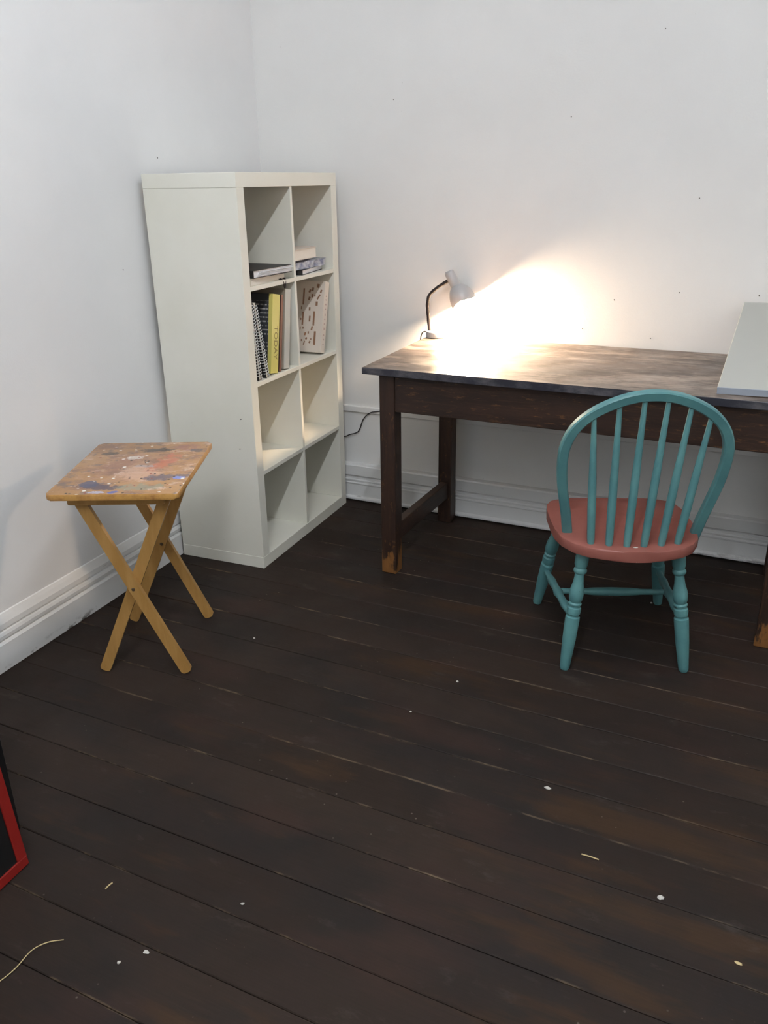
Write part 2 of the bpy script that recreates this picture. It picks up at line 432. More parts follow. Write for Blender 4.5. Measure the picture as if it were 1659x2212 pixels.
def bar(p0, p1, wdir, wid, thick, bv=0.002, round_ends=False):
    """rectangular bar from p0 to p1; wid along wdir"""
    p0, p1 = Vector(p0), Vector(p1); d = (p1-p0); L = d.length; d.normalize()
    wv = Vector(wdir); wv = (wv - d*wv.dot(d)).normalized(); tv = d.cross(wv)
    b = box(-wid/2, wid/2, -thick/2, thick/2, 0, L)
    if round_ends:
        es = [e for e in b.edges if abs(e.verts[0].co.z-e.verts[1].co.z) < 1e-6 and abs(e.verts[0].co.x-e.verts[1].co.x) < 1e-6]
        bevel(b, wid*0.33, 3, es)
    else: bevel(b, bv, 2)
    mt = Matrix((wv, tv, d)).transposed().to_4x4(); mt.translation = p0
    b.transform(mt); return b

# ------------------------------------------------------------ room shell (room frame is turned 3 degrees)
TH = -math.atan(0.053)
EX = Vector((math.cos(TH), math.sin(TH), 0)); EY = Vector((-math.sin(TH), math.cos(TH), 0))
XL, XR, YF, ZC, BW = -0.03, 4.0, -5.4, 3.25, 0.1019
def a_at(x, b): return (x - EY.x*b)/EX.x
def wall_y(x): return (BW*1.0 - 0) / math.cos(TH) + math.tan(TH)*x

fl = obj('floor', box(-0.15, 4.15, -5.5, 0.30, -0.12, -0.022), 'sub'); struct(fl, 'dark stained wooden floorboards')
k = 0; b_hi = SEAM0 + 11*PITCHW
while True:
    b1 = b_hi - k*PITCHW; b0 = b1 - PITCHW; k += 1
    if b1 < -5.35: break
    t1 = min(b1, BW+0.03); 
    g = 0.0005 + random.random()*0.0008
    dz = random.uniform(-0.0012, 0.0)
    y0, y1 = b0+g, t1-g
    if y1 - y0 < 0.02: continue
    ch = 0.0020; bm = bmesh.new(); a0 = max(a_at(XL, y0), a_at(XL, y1)); a1 = min(a_at(XR, y0), a_at(XR, y1))
    prof = [(y0, -0.02), (y0, dz-ch), (y0+ch, dz), (y1-ch, dz), (y1, dz-ch), (y1, -0.02)]
    A = [bm.verts.new((a0, y, z)) for y, z in prof]; B = [bm.verts.new((a1, y, z)) for y, z in prof]
    bm.faces.new(A); bm.faces.new(B[::-1])
    for i in range(6): bm.faces.new((A[i], A[(i+1) % 6], B[(i+1) % 6], B[i]))
    obj('floorboard', bm, 'floor', fl, rot=(0, 0, TH))

wl = struct(obj('wall_left', box(XL-0.1, XL, -5.5, 0.25, -0.02, ZC), 'wall_l'), 'white painted wall on the left')
wb = struct(obj('wall_back', box(-0.2, 4.2, BW, BW+0.1, -0.02, ZC), 'wall_b', rot=(0, 0, TH)), 'white painted wall behind the desk')
struct(obj('wall_right', box(XR, XR+0.1, -5.5, 0.0, -0.02, ZC), 'wall_o'))
struct(obj('wall_front', box(XL-0.1, XR+0.1, YF-0.1, YF, -0.02, ZC), 'wall_o'))
struct(obj('ceiling', box(-0.2, 4.2, -5.5, 0.3, ZC, ZC+0.1), 'ceil'))

def extrude_profile(name, prof, p0, p1, out, mat):
    """prof: (depth out of wall, z) polygon; runs from p0 to p1; out = unit vector out of the wall"""
    bm = bmesh.new(); p0, p1, out = Vector(p0), Vector(p1), Vector(out)
    A = [bm.verts.new(p0 + out*d + Vector((0, 0, z))) for d, z in prof]; B = [bm.verts.new(p1 + out*d + Vector((0, 0, z))) for d, z in prof]
    bm.faces.new(A); bm.faces.new(B[::-1]); n = len(prof)
    for i in range(n): bm.faces.new((A[i], A[(i+1) % n], B[(i+1) % n], B[i]))
    return struct(obj(name, bm, mat))
profL = [(0, 0), (0.022, 0), (0.022, 0.090), (0.018, 0.097), (0.013, 0.100), (0.013, 0.104), (0.019, 0.106), (0.020, 0.118), (0.017, 0.128),
         (0.010, 0.131), (0.010, 0.136), (0.016, 0.138), (0.015, 0.155), (0.009, 0.172), (0.004, 0.184), (0, 0.186)]
extrude_profile('baseboard_left', profL, (XL, YF, 0.001), (XL, wall_y(XL)-0.05, 0.001), (1, 0, 0), 'skirt')
W0 = EX*a_at(XL, BW) + EY*BW; W1 = EX*a_at(XR, BW) + EY*BW
profB = [(0, 0.004), (0.036, 0.004), (0.040, 0.008), (0.040, 0.016), (0.036, 0.021), (0.029, 0.024), (0.028, 0.082), (0.031, 0.086), (0.031, 0.090),
         (0.025, 0.093), (0.025, 0.098), (0.029, 0.101), (0.029, 0.106), (0.024, 0.110), (0.024, 0.118), (0.018, 0.124), (0.018, 0.129),
         (0.033, 0.130), (0.034, 0.178), (0.030, 0.184), (0, 0.186)]
extrude_profile('baseboard_back', profB, W0, W1, -EY, 'skirt')
profT = [(0, 0.440), (0.009, 0.440), (0.011, 0.443), (0.011, 0.466), (0.008, 0.470), (0, 0.470)]
extrude_profile('trim_1', profT, W0, W1, -EY, 'wall_b')

# small nail holes in the plaster
def nail(p, n, parent, r=0.003):
    p, n = Vector(p), Vector(n)
    b = lathe(p - n*0.0005, p + n*0.0012, [(0, r), (0.6, r), (1, r*0.5)], 8)
    o = obj('nail_hole', b, 'hole', None); o.parent = parent
    o.matrix_parent_inverse = parent.matrix_world.inverted()
bpy.context.view_layer.update()
def ray_dir(u, v): return fw*1.0 + rt2*((u-829.5)/F_PX) - up2*((v-1106)/F_PX)
def at_wall(u, v):    # a spot on the back wall plane
    d = ray_dir(u, v); n = EY; return CAM + d*((BW - n.dot(CAM))/n.dot(d))
def at_left(u, v):
    d = ray_dir(u, v); return CAM + d*((XL - CAM.x)/d.x)
for (u, v, r) in ((1327, 648, .0035), (1468, 632, .003), (1640, 639, .0035), (1405, 731, .003), (1258, 710, .0025), (1511, 428, .003), (1234, 252, .003), (1438, 62, .0025), (850, 215, .0025)):
    nail(at_wall(u, v), -EY, wb, r*0.75)
for (u, v, r) in ((340, 341, .0035), (266, 583, .003)):
    nail(at_left(u, v), (1, 0, 0), wl, r*0.8)

# ------------------------------------------------------------ ceiling battens (outside the picture, they light the room)
def batten(loc, label, tube_mat):
    t = thing('ceiling_batten', label, 'ceiling light', loc, group='fluorescent battens on the ceiling')
    obj('housing', box(-0.045, 0.045, -0.64, 0.64, -0.05, 0, 0.006), 'lamp', t)
    obj('tube', lathe((0, -0.6, -0.075), (0, 0.6, -0.075), [(0, 0.016), (1, 0.016)], 12), tube_mat, t, True)
    for s in (-1, 1): obj('tube_holder', box(-0.018, 0.018, s*0.612-0.012, s*0.612+0.012, -0.095, -0.048, 0.003), 'lamp', t)
batten((1.8, -1.9, ZC), 'white fluorescent batten on the ceiling above the bare floor', 'tube_old')
batten((1.8, -3.8, ZC), 'white fluorescent batten on the ceiling behind the camera', 'tube')

# ------------------------------------------------------------ bookcase
D, WD, HH, T, TS = 0.39, 0.79, 1.49, 0.049, 0.016
sh = thing('cube_bookcase', 'tall cream open-backed cube bookcase standing in the corner', 'bookcase', (0, 0, 0))
obj('side_panel', box(0, D, -WD+0.0012, -WD+T, T, HH-T, 0.001, 1), 'shelf', sh)
obj('side_panel', box(0, D, -T, 0, T, HH-T, 0.001, 1), 'shelf', sh)
obj('top_panel', box(0, D, -WD, 0, HH-T, HH, 0.0012, 1), 'shelf', sh)
obj('bottom_panel', box(0, D, -WD, 0, 0, T, 0.0012, 1), 'shelf', sh)
PIT = (HH-2*T-3*TS)/4
ZS = [T]
for k in (1, 2, 3):
    z = T + k*PIT + (k-1)*TS
    obj('shelf_board', box(0.003, D-0.002, -WD+T, -T, z, z+TS, 0.0008, 1), 'shelf', sh); ZS.append(z+TS)
YM = -WD/2
for k in range(4):
    obj('divider', box(0.003, D-0.003, YM-TS/2, YM+TS/2, ZS[k], ZS[k]+PIT, 0.0008, 1), 'shelf', sh)
for (x, z) in ((0.335, 0.62), (0.32, 0.50)):
    obj('screw_hole', lathe((x, -WD-0.0006, z), (x, -WD+0.002, z), [(0, 0.0022), (1, 0.0022)], 8), 'hole', sh)

# ------------------------------------------------------------ books
def book(name, label, loc, rot, w, h, d, cover, pages='paper', cat='book', group=None, hard=True, spine_mat=None, back_mat=None):
    """local: spine on the plane x=0 facing +x, depth to -x, thickness w along y (0..w), height z 0..h"""
    loc = (loc[0], loc[1], loc[2] + (w*math.sin(-rot[0]) if rot[0] < 0 else 0.0))
    t = thing(name, label, cat, loc, rot, group)
    c = 0.0025 if hard else 0.001; o_ = 0.003 if hard else 0.0
    obj('back_cover', box(-d, 0, 0, c, 0, h, 0.0006, 1), back_mat or cover, t)
    obj('front_cover', box(-d, 0, w-c, w, 0, h, 0.0006, 1), cover, t)
    obj('spine', box(-c, 0.0008, 0, w, 0, h, min(c, 0.0015), 2), spine_mat or cover, t)
    obj('page_block', box(-d+o_, -c, c, w-c, o_, h-o_), pages, t)
    return t
L2 = ZS[2]; L3 = ZS[3]
GB = 'books on the bookcase shelves'
def lean(a): return (-a, 0, 0)     # tip the top towards +y

def spiral(loc, ang, label):
    t = thing('spiral_notebook', label, 'notebook', loc, lean(ang), 'spiral notebooks leaning on the shelf')
    h, d = 0.297, 0.21
    obj('back_cover', box(-d, 0, 0, 0.0015, 0, h), 'blackcover', t)
    obj('front_cover', box(-d, 0, 0.0165, 0.018, 0, h), 'blackcover', t)
    obj('page_block', box(-d+0.002, -0.003, 0.002, 0.016, 0.003, h-0.003), 'paper', t)
    n = 25; path = []
    for i in range(n*10+1):
        a_ = 2*math.pi*i/10; path.append(Vector((-0.004+0.0105*math.cos(a_), 0.009+0.0115*math.sin(a_), 0.010+(h-0.020)*i/(n*10))))
    bm = tube(path, 0.0019, 5)
    w_ = obj('wire_binding', bm, 'wire', t, True); w_['label'] = 'white wire spiral binding'
    return t
spiral((0.378, -0.707, L2), -0.10, 'black spiral notebook leaning against the left side of its shelf')
spiral((0.380, -0.655, L2), -0.205, 'black spiral notebook squeezed beside the big yellow-spined book')

ang = 0.175
yb = book('hardback_book', 'big black art book with yellow spine reading TODAY', (0.375, -0.612, L2), lean(ang), 0.056, 0.302, 0.245, 'blackcover', 'paper', group=GB, spine_mat='yellow', back_mat='textcover')
obj('spine_wrap', box(-0.016, 0.0004, -0.0007, 0.0004, 0.0, 0.302), 'yellow', yb)
obj('cover_strip', box(-0.245, -0.0155, -0.0008, 0.0004, 0.0, 0.028), 'lime', yb)
def text_mesh(s, size):
    cu = bpy.data.curves.new('txt', 'FONT'); cu.body = s; cu.size = size; cu.extrude = 0.0003; cu.align_x = 'CENTER'; cu.align_y = 'CENTER'
    o = bpy.data.objects.new('txt', cu); COL.objects.link(o); bpy.context.view_layer.update()
    me = bpy.data.meshes.new_from_object(o.evaluated_get(bpy.context.evaluated_depsgraph_get()))
    bpy.data.objects.remove(o); return me
def text_on(parent, s, size, mat, mtx, name='lettering', stretch=1.0):
    me = text_mesh(s, size); me.name = name; me.transform(Matrix.Diagonal((stretch, 1, 1, 1))); me.transform(mtx)
    me.materials.clear(); me.materials.append(M[mat])
    o = bpy.data.objects.new(name, me); COL.objects.link(o); o.parent = parent; return o
# reading downwards on the spine: letters' x axis = -z, letters' up axis = +y
mt = Matrix(((0, 0, 1, 0.0011), (0, 1, 0, 0.030), (-1, 0, 0, 0.118), (0, 0, 0, 1)))
text_on(yb, 'TODAY', 0.036, 'ink', mt, stretch=1.05)

book('thin_book', 'thin dark brown book between the yellow-spined and grey books', (0.372, -0.5425, L2), lean(ang), 0.018, 0.297, 0.23, 'brown_dark', 'paper', group=GB, spine_mat='brown_cover')
book('grey_book', 'pale grey book leaning against the shelf divider', (0.376, -0.510, L2), lean(0.16), 0.043, 0.312, 0.24, 'tan_cover', 'paper2', group=GB, spine_mat='grey_cover')

# patterned book in the right cell
pb = book('patterned_book', 'cream book with brown pattern of bars and dots leaning right', (0.372, -0.176, L2), lean(0.255), 0.040, 0.305, 0.25, 'white_cover', 'paper', group=GB)
for (px, py, lx, lz, r) in ((180, 560, 60, 430, 0), (400, 410, 70, 90, .4), (510, 360, 60, 90, .1), (500, 530, 60, 90, 0), (395, 610, 70, 90, .2), (600, 530, 40, 50, 0), (710, 270, 90, 100, .2), (825, 410, 60, 90, .3),
        (740, 560, 52, 150, .55), (675, 735, 80, 110, 0), (430, 880, 60, 90, 0), (215, 1140, 60, 340, 0), (455, 1140, 58, 150, 0), (595, 1130, 65, 380, 0), (545, 1390, 60, 110, .2), (645, 1650, 75, 360, 0), (335, 1550, 60, 80, .3),
        (440, 1510, 42, 60, 0), (385, 1670, 60, 60, .5), (495, 1760, 60, 60, .6), (325, 1790, 40, 110, .3), (240, 1720, 40, 50, 0), (140, 860, 40, 80, 0), (255, 1390, 40, 60, 0), (530, 1680, 40, 40, 0), (155, 1160, 40, 60, 0), (165, 1400, 30, 80, 0)):
    f_ = (py-150)/1880; left = 90 + 90*f_; right = 945 - 145*f_
    x = -0.004 - 0.104*(1-(px-left)/(right-left)); z = 0.303*(1-f_)
    b = box(-lx/1630*.105, lx/1630*.105, -0.0007, 0.0002, -lz/3760*.303, lz/3760*.303); b.transform(Matrix.Translation((x, 0, z)) @ Matrix.Rotation(r, 4, 'Y'))
    obj('printed_mark', b, 'pattern', pb)
bm = bmesh.new()
for i, (z, l) in enumerate(((0.24, .010), (0.225, .008), (0.205, .012), (0.185, .010), (0.160, .014), (0.142, .010), (0.122, .012), (0.10, .016), (0.075, .01), (0.055, .012), (0.035, .008))):
    merge(bm, box(0.0006, 0.0012, 0.014, 0.024, z, z+l*0.6))
obj('spine_print', bm, 'pinkprint', pb)['kind'] = 'stuff'

# stack in the upper left cell (books lie flat: local x towards the room)
def flat_book(name, label, loc, rz, w, d, h, cover, pages, cat, spine='left', group=GB):
    """w along y, d along -x from the front edge; page edges show at the front; spine on the left (-y)"""
    t = thing(name, label, cat, loc, (0, 0, rz), group)
    c = 0.002
    obj('bottom_cover', box(-d, 0, 0, w, 0, c, 0.0006, 1), cover, t)
    obj('top_cover', box(-d, 0, 0, w, h-c, h, 0.0006, 1), cover, t)
    obj('spine', box(-d, 0, 0, c*1.5, 0, h, 0.001, 1), cover, t)
    obj('page_block', box(-d+0.003, -0.004, c, w-0.004, c, h-c), pages, t)
    return t
lb = flat_book('cream_sketchbook', 'cream sketchbook lying under the black one', (0.384, -0.728, L3), 0.03, 0.275, 0.21, 0.026, 'cream_cover', 'paper', 'sketchbook')
loop = catmull([(-0.004, 0.226, 0.002), (0.006, 0.228, 0.003), (0.0105, 0.236, -0.012), (0.0105, 0.241, -0.028), (0.0105, 0.246, -0.03), (0.0105, 0.252, -0.014), (0.006, 0.256, 0.003), (-0.004, 0.257, 0.002)])
obj('elastic_loop', tube(loop, 0.003, 6), 'black', lb, True)['label'] = 'black elastic loop hanging over the shelf edge'
ub = flat_book('black_sketchbook', 'black sketchbook with loose white pages on top of the cream one', (0.388, -0.712, L3+0.0265), -0.06, 0.262, 0.25, 0.028, 'blackcover', 'paper2', 'sketchbook')
bm = bmesh.new()
for i in range(5):
    b = box(-0.2, 0.002-0.001*i, 0.03+0.004*i, 0.262+0.012*math.sin(i*2.1)+0.006, 0.006+i*0.004, 0.0075+i*0.004)
    b.transform(Matrix.Rotation(0.02*math.sin(i*1.7), 4, 'Z')); merge(bm, b)
obj('loose_sheets', bm, 'paper2', ub)

# stack in the upper right cell
nb = flat_book('black_notebook', 'black notebook at the bottom of the stack under the plastic bag', (0.384, -0.326, L3), 0.14, 0.245, 0.16, 0.020, 'blackcover', 'paper2', 'notebook')
bm = box(-0.085, 0.085, -0.135, 0.135, 0, 0.036)
bmesh.ops.subdivide_edges(bm, edges=bm.edges[:], cuts=9, use_grid_fill=True)
from mathutils import noise as mnoise
for v in bm.verts:
    n = mnoise.noise_vector(v.co*26); n2 = mnoise.noise_vector(v.co*60)
    k_ = 0.55 if v.co.z < 0.003 else 1.0
    v.co.x += n.x*0.012 + n2.x*0.004
    v.co.y += n.y*0.012 + n2.y*0.004
    if v.co.z > 0.003:
        e = max(abs(v.co.x)/0.095, abs(v.co.y)/0.15)
        v.co.z = v.co.z*(1-0.45*max(0, e-0.4)) + n2.z*0.004
        v.co.z = min(v.co.z, 0.0375)
pbag = obj('plastic_bag', bm, 'bag', None, True, loc=(0.285, -0.217, L3+0.0205))
tag(pbag, 'crumpled blue-white plastic packet between notebook and thick white book', 'plastic packet')
book_t = flat_book('thick_white_book', 'thick white paperback on top of the plastic packet', (0.378, -0.372, L3+0.0585), 0.05, 0.215, 0.14, 0.042, 'white_cover', 'paper', 'book')

# ------------------------------------------------------------ desk
dk = thing('wooden_desk', 'long old dark wooden desk with worn top against the back wall', 'desk', (0, 0, 0))
ZT = 0.829
TOP = [(0.794, -0.677), (1.10, -0.693), (1.22, -0.700), (1.30, -0.704), (1.70, -0.723), (2.40, -0.760), (2.40, wall_y(2.40)-0.006), (0.803, wall_y(0.803)-0.022)]
obj('table_top', prism(TOP, ZT-0.026, ZT, 0.004, 2), 'desk_top', dk)
DS = math.atan(0.060); dx = Vector((math.cos(DS), -math.sin(DS), 0)); dy = Vector((math.sin(DS), math.cos(DS), 0))
O = Vector((0.847, -0.646, 0)); LEN = 1.375; DEP = 0.582; LG = 0.062
def dbox(name, a0, a1, b0, b1, z0, z1, mat, bv=0.003):
    return obj(name, box(a0, a1, b0, b1, z0, z1, bv, 2), mat, dk, loc=O, rot=(0, 0, -DS))
for a in (0, LEN):
    for b in (0, DEP):
        dbox('leg', a, a+LG, b, b+LG, 0, ZT-0.026, 'desk_leg' if b == 0 else 'desk_leg2', 0.004)
dbox('apron', LG, LEN, 0.003, 0.027, 0.664, ZT-0.026, 'desk')
dbox('apron', LG, LEN, DEP+LG-0.027, DEP+LG-0.003, 0.664, ZT-0.026, 'desk')
for a in (0.003, LEN+LG-0.027): dbox('apron', a, a+0.024, LG, DEP, 0.664, ZT-0.026, 'desk')
for a in (0.014, LEN+0.014): dbox('stretcher', a, a+0.034, LG, DEP, 0.120, 0.195, 'desk')

# ------------------------------------------------------------ board on the desk
BL = Vector((2.000, -0.685, ZT+0.001)); TL = Vector((2.048, -0.034, 1.004))
rdir = Vector((1, -0.074, 0.030)).normalized(); ed = (TL-BL); EL = ed.length; ed.normalize()
rdir = (rdir - ed*rdir.dot(ed)).normalized(); nb_ = rdir.cross(ed)
if nb_.z < 0: nb_ = -nb_
brd = thing('drawing_board', 'pale grey drawing board tilted up against the wall on the desk', 'board', BL)
bm = box(0, 0.40, 0, EL, 0, 0.022, 0.0012, 1)
mtx = Matrix((rdir, ed, nb_)).transposed().to_4x4(); bm.transform(mtx); obj('panel', bm, 'board', brd)
bm = box(0.0, 0.40, -0.002, 0.0, 0.0, 0.022); bm.transform(mtx); obj('edge_strip', bm, 'board_edge', brd)

# ------------------------------------------------------------ desk lamp
LY = -0.004
lamp = thing('desk_lamp', 'small grey gooseneck desk lamp glowing on the desk corner', 'lamp', (0.852, LY, ZT))
def LP(x, z, y=0.0): return Vector((x-0.852, y, z-ZT))
obj('base', lathe((0, 0, 0), (0, 0, 0.026), [(0, 0.046), (0.08, 0.050), (0.75, 0.050), (0.95, 0.047), (1, 0.043)], 40), 'lamp', lamp, True)
neck = catmull([LP(.816, .850), LP(.812, .89), LP(.808, .93), LP(.806, .963), LP(.813, 1.0), LP(.836, 1.024), LP(.862, 1.043), LP(.890, 1.060)], 8)
obj('gooseneck', tube(neck, lambda t: 0.0076 + 0.0006*math.sin(t*400), 12), 'black', lamp, True)
ax = Vector((0.5, 0.0, -0.866)); H0 = LP(.897, 1.103)
sck = obj('socket', lathe(H0, H0+ax*0.072, [(0, 0.012), (0.03, 0.017), (0.12, 0.0205), (0.5, 0.0212), (1, 0.0215)], 28), 'lamp', lamp, True)
for i in range(5):
    a = -0.9 + i*0.45; u = Vector((ax.z, 0, -ax.x)); 
    c = H0 + ax*0.002 + Vector((0, 1, 0))*0.012*math.sin(a) + u*0.012*math.cos(a)
    obj('vent_rib', bar(c, c - ax*0.004 + u*0.002, (0, 1, 0), 0.002, 0.004, 0.0), 'lamp', sck)
obj('neck_collar', lathe(neck[-1]-Vector((.02, 0, .013)), neck[-1]+Vector((.006, 0, .004)), [(0, .0078), (1, .0085)], 14), 'black', lamp, True)
# bell shade with a scalloped rim (two lobes)
def shade():
    n, m = 48, 12; P0 = H0 + ax*0.066; U = Vector((0, 1, 0)); Vv = ax.cross(U); b = bmesh.new(); outer = []; inner = []
    for i in range(m+1):
        t = i/m; ro, ri = [], []
        for k in range(n):
            ph = 2*math.pi*k/n
            Lh = 0.079 - (0.020 if math.cos(ph) > 0 else 0.011)*(0.5+0.5*math.cos(2*ph))**2
            r = 0.0205 + 0.0335*(1-(1-min(1, t*1.08))**2)**0.72
            d = U*math.cos(ph) + Vv*math.sin(ph)
            ro.append(b.verts.new(P0 + ax*(t*Lh) + d*r)); ri.append(b.verts.new(P0 + ax*(t*Lh*0.998+0.0005) + d*(r-0.0016)))
        outer.append(ro); inner.append(ri)
    for R in (outer, inner):
        for i in range(m):
            for k in range(n): b.faces.new((R[i][k], R[i][(k+1) % n], R[i+1][(k+1) % n], R[i+1][k]))
    for k in range(n): b.faces.new((outer[m][k], outer[m][(k+1) % n], inner[m][(k+1) % n], inner[m][k])); b.faces.new((outer[0][k], outer[0][(k+1) % n], inner[0][(k+1) % n], inner[0][k]))
    return b
obj('shade', shade(), 'lamp', lamp, True)
bc = H0 + ax*0.131
obj('bulb', lathe(bc-ax*0.05, bc+ax*0.024, [(0, .011), (.3, .012), (.5, .019), (.68, .0235), (.82, .021), (.93, .014), (1, .002)], 20), 'bulb', lamp, True)
cpath = catmull([(.806, LY+.012, ZT+.012), (.788, .016, ZT+.016), (.772, .024, ZT+.008), (.762, .030, ZT-.02), (.752, .036, .72), (.70, .044, .58), (.62, .050, .482), (.543, .060, .456), (.50, .064, .445), (.462, .068, .411), (.441, .069, .36), (.423, .070, .339), (.385, .073, .325), (.357, .076, .312), (.30, .078, .300)], 6)
obj('cord', tube([p - Vector((.852, LY, ZT)) for p in cpath], 0.0026, 8), 'cord', lamp, True)

# ------------------------------------------------------------ chair
CA = math.radians(19.4)
ch = thing('windsor_chair', 'teal hoop-back spindle chair with terracotta seat at the desk', 'chair', (1.766, -0.819, 0), (0, 0, CA))
half = [(0.0, 0.158), (0.12, 0.158), (0.165, 0.152), (0.198, 0.133), (0.215, 0.10), (0.221, 0.05), (0.221, -0.05), (0.217, -0.12), (0.205, -0.175), (0.178, -0.222), (0.14, -0.254), (0.09, -0.275), (0.04, -0.285), (0.0, -0.287)]
poly = [(x-0.012, y) for x, y in half] + [(-x-0.012, y) for x, y in half[-2:0:-1]]
SZ = 0.44
obj('seat', prism(poly[::-1], SZ-0.034, SZ, 0.005, 2), 'seat', ch, True)
def hf(z): return -0.135 - 0.239*(z-SZ)
cl = [(0.192, SZ-0.02), (0.203, 0.49), (0.215, 0.55), (0.228, 0.62), (0.234, 0.69), (0.229, 0.745), (0.207, 0.797), (0.168, 0.838), (0.118, 0.868), (0.06, 0.889), (0.0, 0.896)]
pts = [(-x, hf(z), z) for x, z in cl] + [(x, hf(z), z) for x, z in cl[-2::-1]]
hp = catmull(pts, 5)
def hoop(path, w, d, c):
    nrm = Vector((0, 1, 0.239)).normalized(); b = bmesh.new(); rings = []
    for i, p in enumerate(path):
        tg = (path[min(i+1, len(path)-1)]-path[max(i-1, 0)]).normalized(); s = tg.cross(nrm).normalized()
        q = [(-w/2+c, -d/2), (w/2-c, -d/2), (w/2, -d/2+c), (w/2, d/2-c), (w/2-c, d/2), (-w/2+c, d/2), (-w/2, d/2-c), (-w/2, -d/2+c)]
        rings.append([b.verts.new(p + s*a + nrm*e) for a, e in q])
    for i in range(len(rings)-1):
        for k in range(8): b.faces.new((rings[i][k], rings[i][(k+1) % 8], rings[i+1][(k+1) % 8], rings[i+1][k]))
    b.faces.new(rings[0]); b.faces.new(rings[-1][::-1]); return b
obj('hoop', hoop(hp, 0.030, 0.024, 0.004), 'teal', ch, True)
sb = [(-.138, -.224), (-.087, -.236), (-.036, -.243), (.014, -.242), (.066, -.233), (.118, -.219)]
stp = [(-.159, .826), (-.093, .864), (-.026, .886), (.039, .886), (.105, .869), (.165, .834)]
for (x0, y0), (x1, z1) in zip(sb, stp):
    obj('spindle', lathe((x0, y0, SZ-0.004), (x1, hf(z1), z1), [(0, .0095), (.05, .0112), (.3, .0126), (.5, .0118), (.8, .0086), (1, .0068)], 14), 'teal', ch, True)
prof = [(0, .0125), (.012, .0150), (.03, .0160), (.25, .0190), (.42, .0205), (.445, .0200), (.452, .0165), (.462, .0165), (.472, .0190), (.50, .0200), (.522, .0190), (.530, .0160), (.540, .0160), (.548, .0185), (.558, .0188),
        (.568, .0165), (.585, .0185), (.62, .0205), (.66, .0200), (.72, .0165), (.77, .0145), (.795, .0142), (.805, .0170), (.818, .0188), (.832, .0180), (.842, .0165), (.87, .0185), (.92, .0190), (1, .0170)]
feet = {'bl': ((-.187, -.222), (-.150, -.190)), 'br': ((.187, -.224), (.132, -.190)), 'fl': ((-.222, .222), (-.172, .115)), 'fr': ((.219, .228), (.150, .115))}
lp = {}
for kf, (a, b) in feet.items():
    p0 = Vector((a[0], a[1], 0)); p1 = Vector((b[0], b[1], SZ-0.030)); lp[kf] = (p0, p1)
    d_ = (p1-p0).normalized()
    bm = lathe(p0, p1, [(t_, r_*1.1 if r_ > .0168 else r_*1.0) for t_, r_ in prof], 22)
    for v in bm.verts:
        if v.co.z < 0: v.co.z = 0.0
    obj('leg', bm, 'teal', ch, True)
def lat(kf, z): p0, p1 = lp[kf]; return p0 + (p1-p0)*(z/p1.z)
sprof = [(0, .009), (.06, .011), (.12, .0098), (.25, .0145), (.36, .0125), (.42, .0125), (.5, .0165), (.58, .0125), (.64, .0125), (.75, .0145), (.88, .0098), (.94, .011), (1, .009)]
mids = []
for f_, r_ in (('fl', 'bl'), ('fr', 'br')):
    a, b = lat(f_, .155), lat(r_, .175); obj('side_stretcher', lathe(a, b, sprof, 14), 'teal', ch, True); mids.append(a.lerp(b, 0.47))
obj('cross_stretcher', lathe(mids[0], mids[1], [(0, .008), (.05, .0105), (.1, .010), (.25, .0105), (.33, .0135), (.5, .0150), (.67, .0135), (.75, .0105), (.9, .010), (1, .008)], 14), 'teal', ch, True)
bm = bmesh.new(); bmesh.ops.create_icosphere(bm, subdivisions=2, radius=0.006)
bm.transform(Matrix.Translation((-0.012, -0.252, SZ)) @ Matrix.Diagonal((1.3, 0.7, 0.18, 1)))
obj('paint_spot', bm, 'flake', ch, True)['label'] = 'dried white paint spot'

# ------------------------------------------------------------ folding tray table
TA = math.radians(22.3)
tt = thing('folding_tray_table', 'small folding wooden tray table with paint-stained top', 'table', (0.353, -1.434, 0), (0, 0, TA))
def rrect(w, d, r, n=5):
    out = []
    for cx, cy, a0 in ((w/2-r, d/2-r, 0), (-w/2+r, d/2-r, 90), (-w/2+r, -d/2+r, 180), (w/2-r, -d/2+r, 270)):
        for i in range(n+1):
            a = math.radians(a0 + 90*i/n); out.append((cx+r*math.cos(a), cy+r*math.sin(a)))
    return out
ZTR = 0.632
top = obj('tray_top', prism(rrect(0.384, 0.505, 0.014), 0, 0.019, 0.005, 3), 'tray', tt, True, loc=(-0.008, 0.022, ZTR-0.019))
for y in (-0.197, 0.201): obj('cleat', box(-0.150, 0.135, y-0.010, y+0.010, ZTR-0.044, ZTR-0.0195, 0.006), 'pine', tt)
def tleg(top_u, bot_u, v, nm='leg'):
    z1 = ZTR-0.030
    bm = bar((bot_u, v, 0.004), (top_u, v, z1), (1, 0, 0), 0.034, 0.017, 0.003, True)
    for q in bm.verts:
        if q.co.z < 0.0: q.co.z = 0.0
        if q.co.z > ZTR-0.0195: q.co.z = ZTR-0.0195
    o = obj(nm, bm, 'pine', tt)
    return o
VN, VFR = -0.178, 0.182
la = tleg(-0.125, 0.137, VN); lb_ = tleg(0.130, -0.133, VN+0.0185)
lc = tleg(-0.125, 0.137, VFR); ld = tleg(0.130, -0.133, VFR-0.0185)
for o_, v in ((la, VN-0.0085), (ld, VFR-0.027)):
    obj('screw', lathe((0.002, v-0.0022, 0.303), (0.002, v+0.004, 0.303), [(0, .0045), (.4, .0062), (1, .0062)], 12), 'metal', o_)

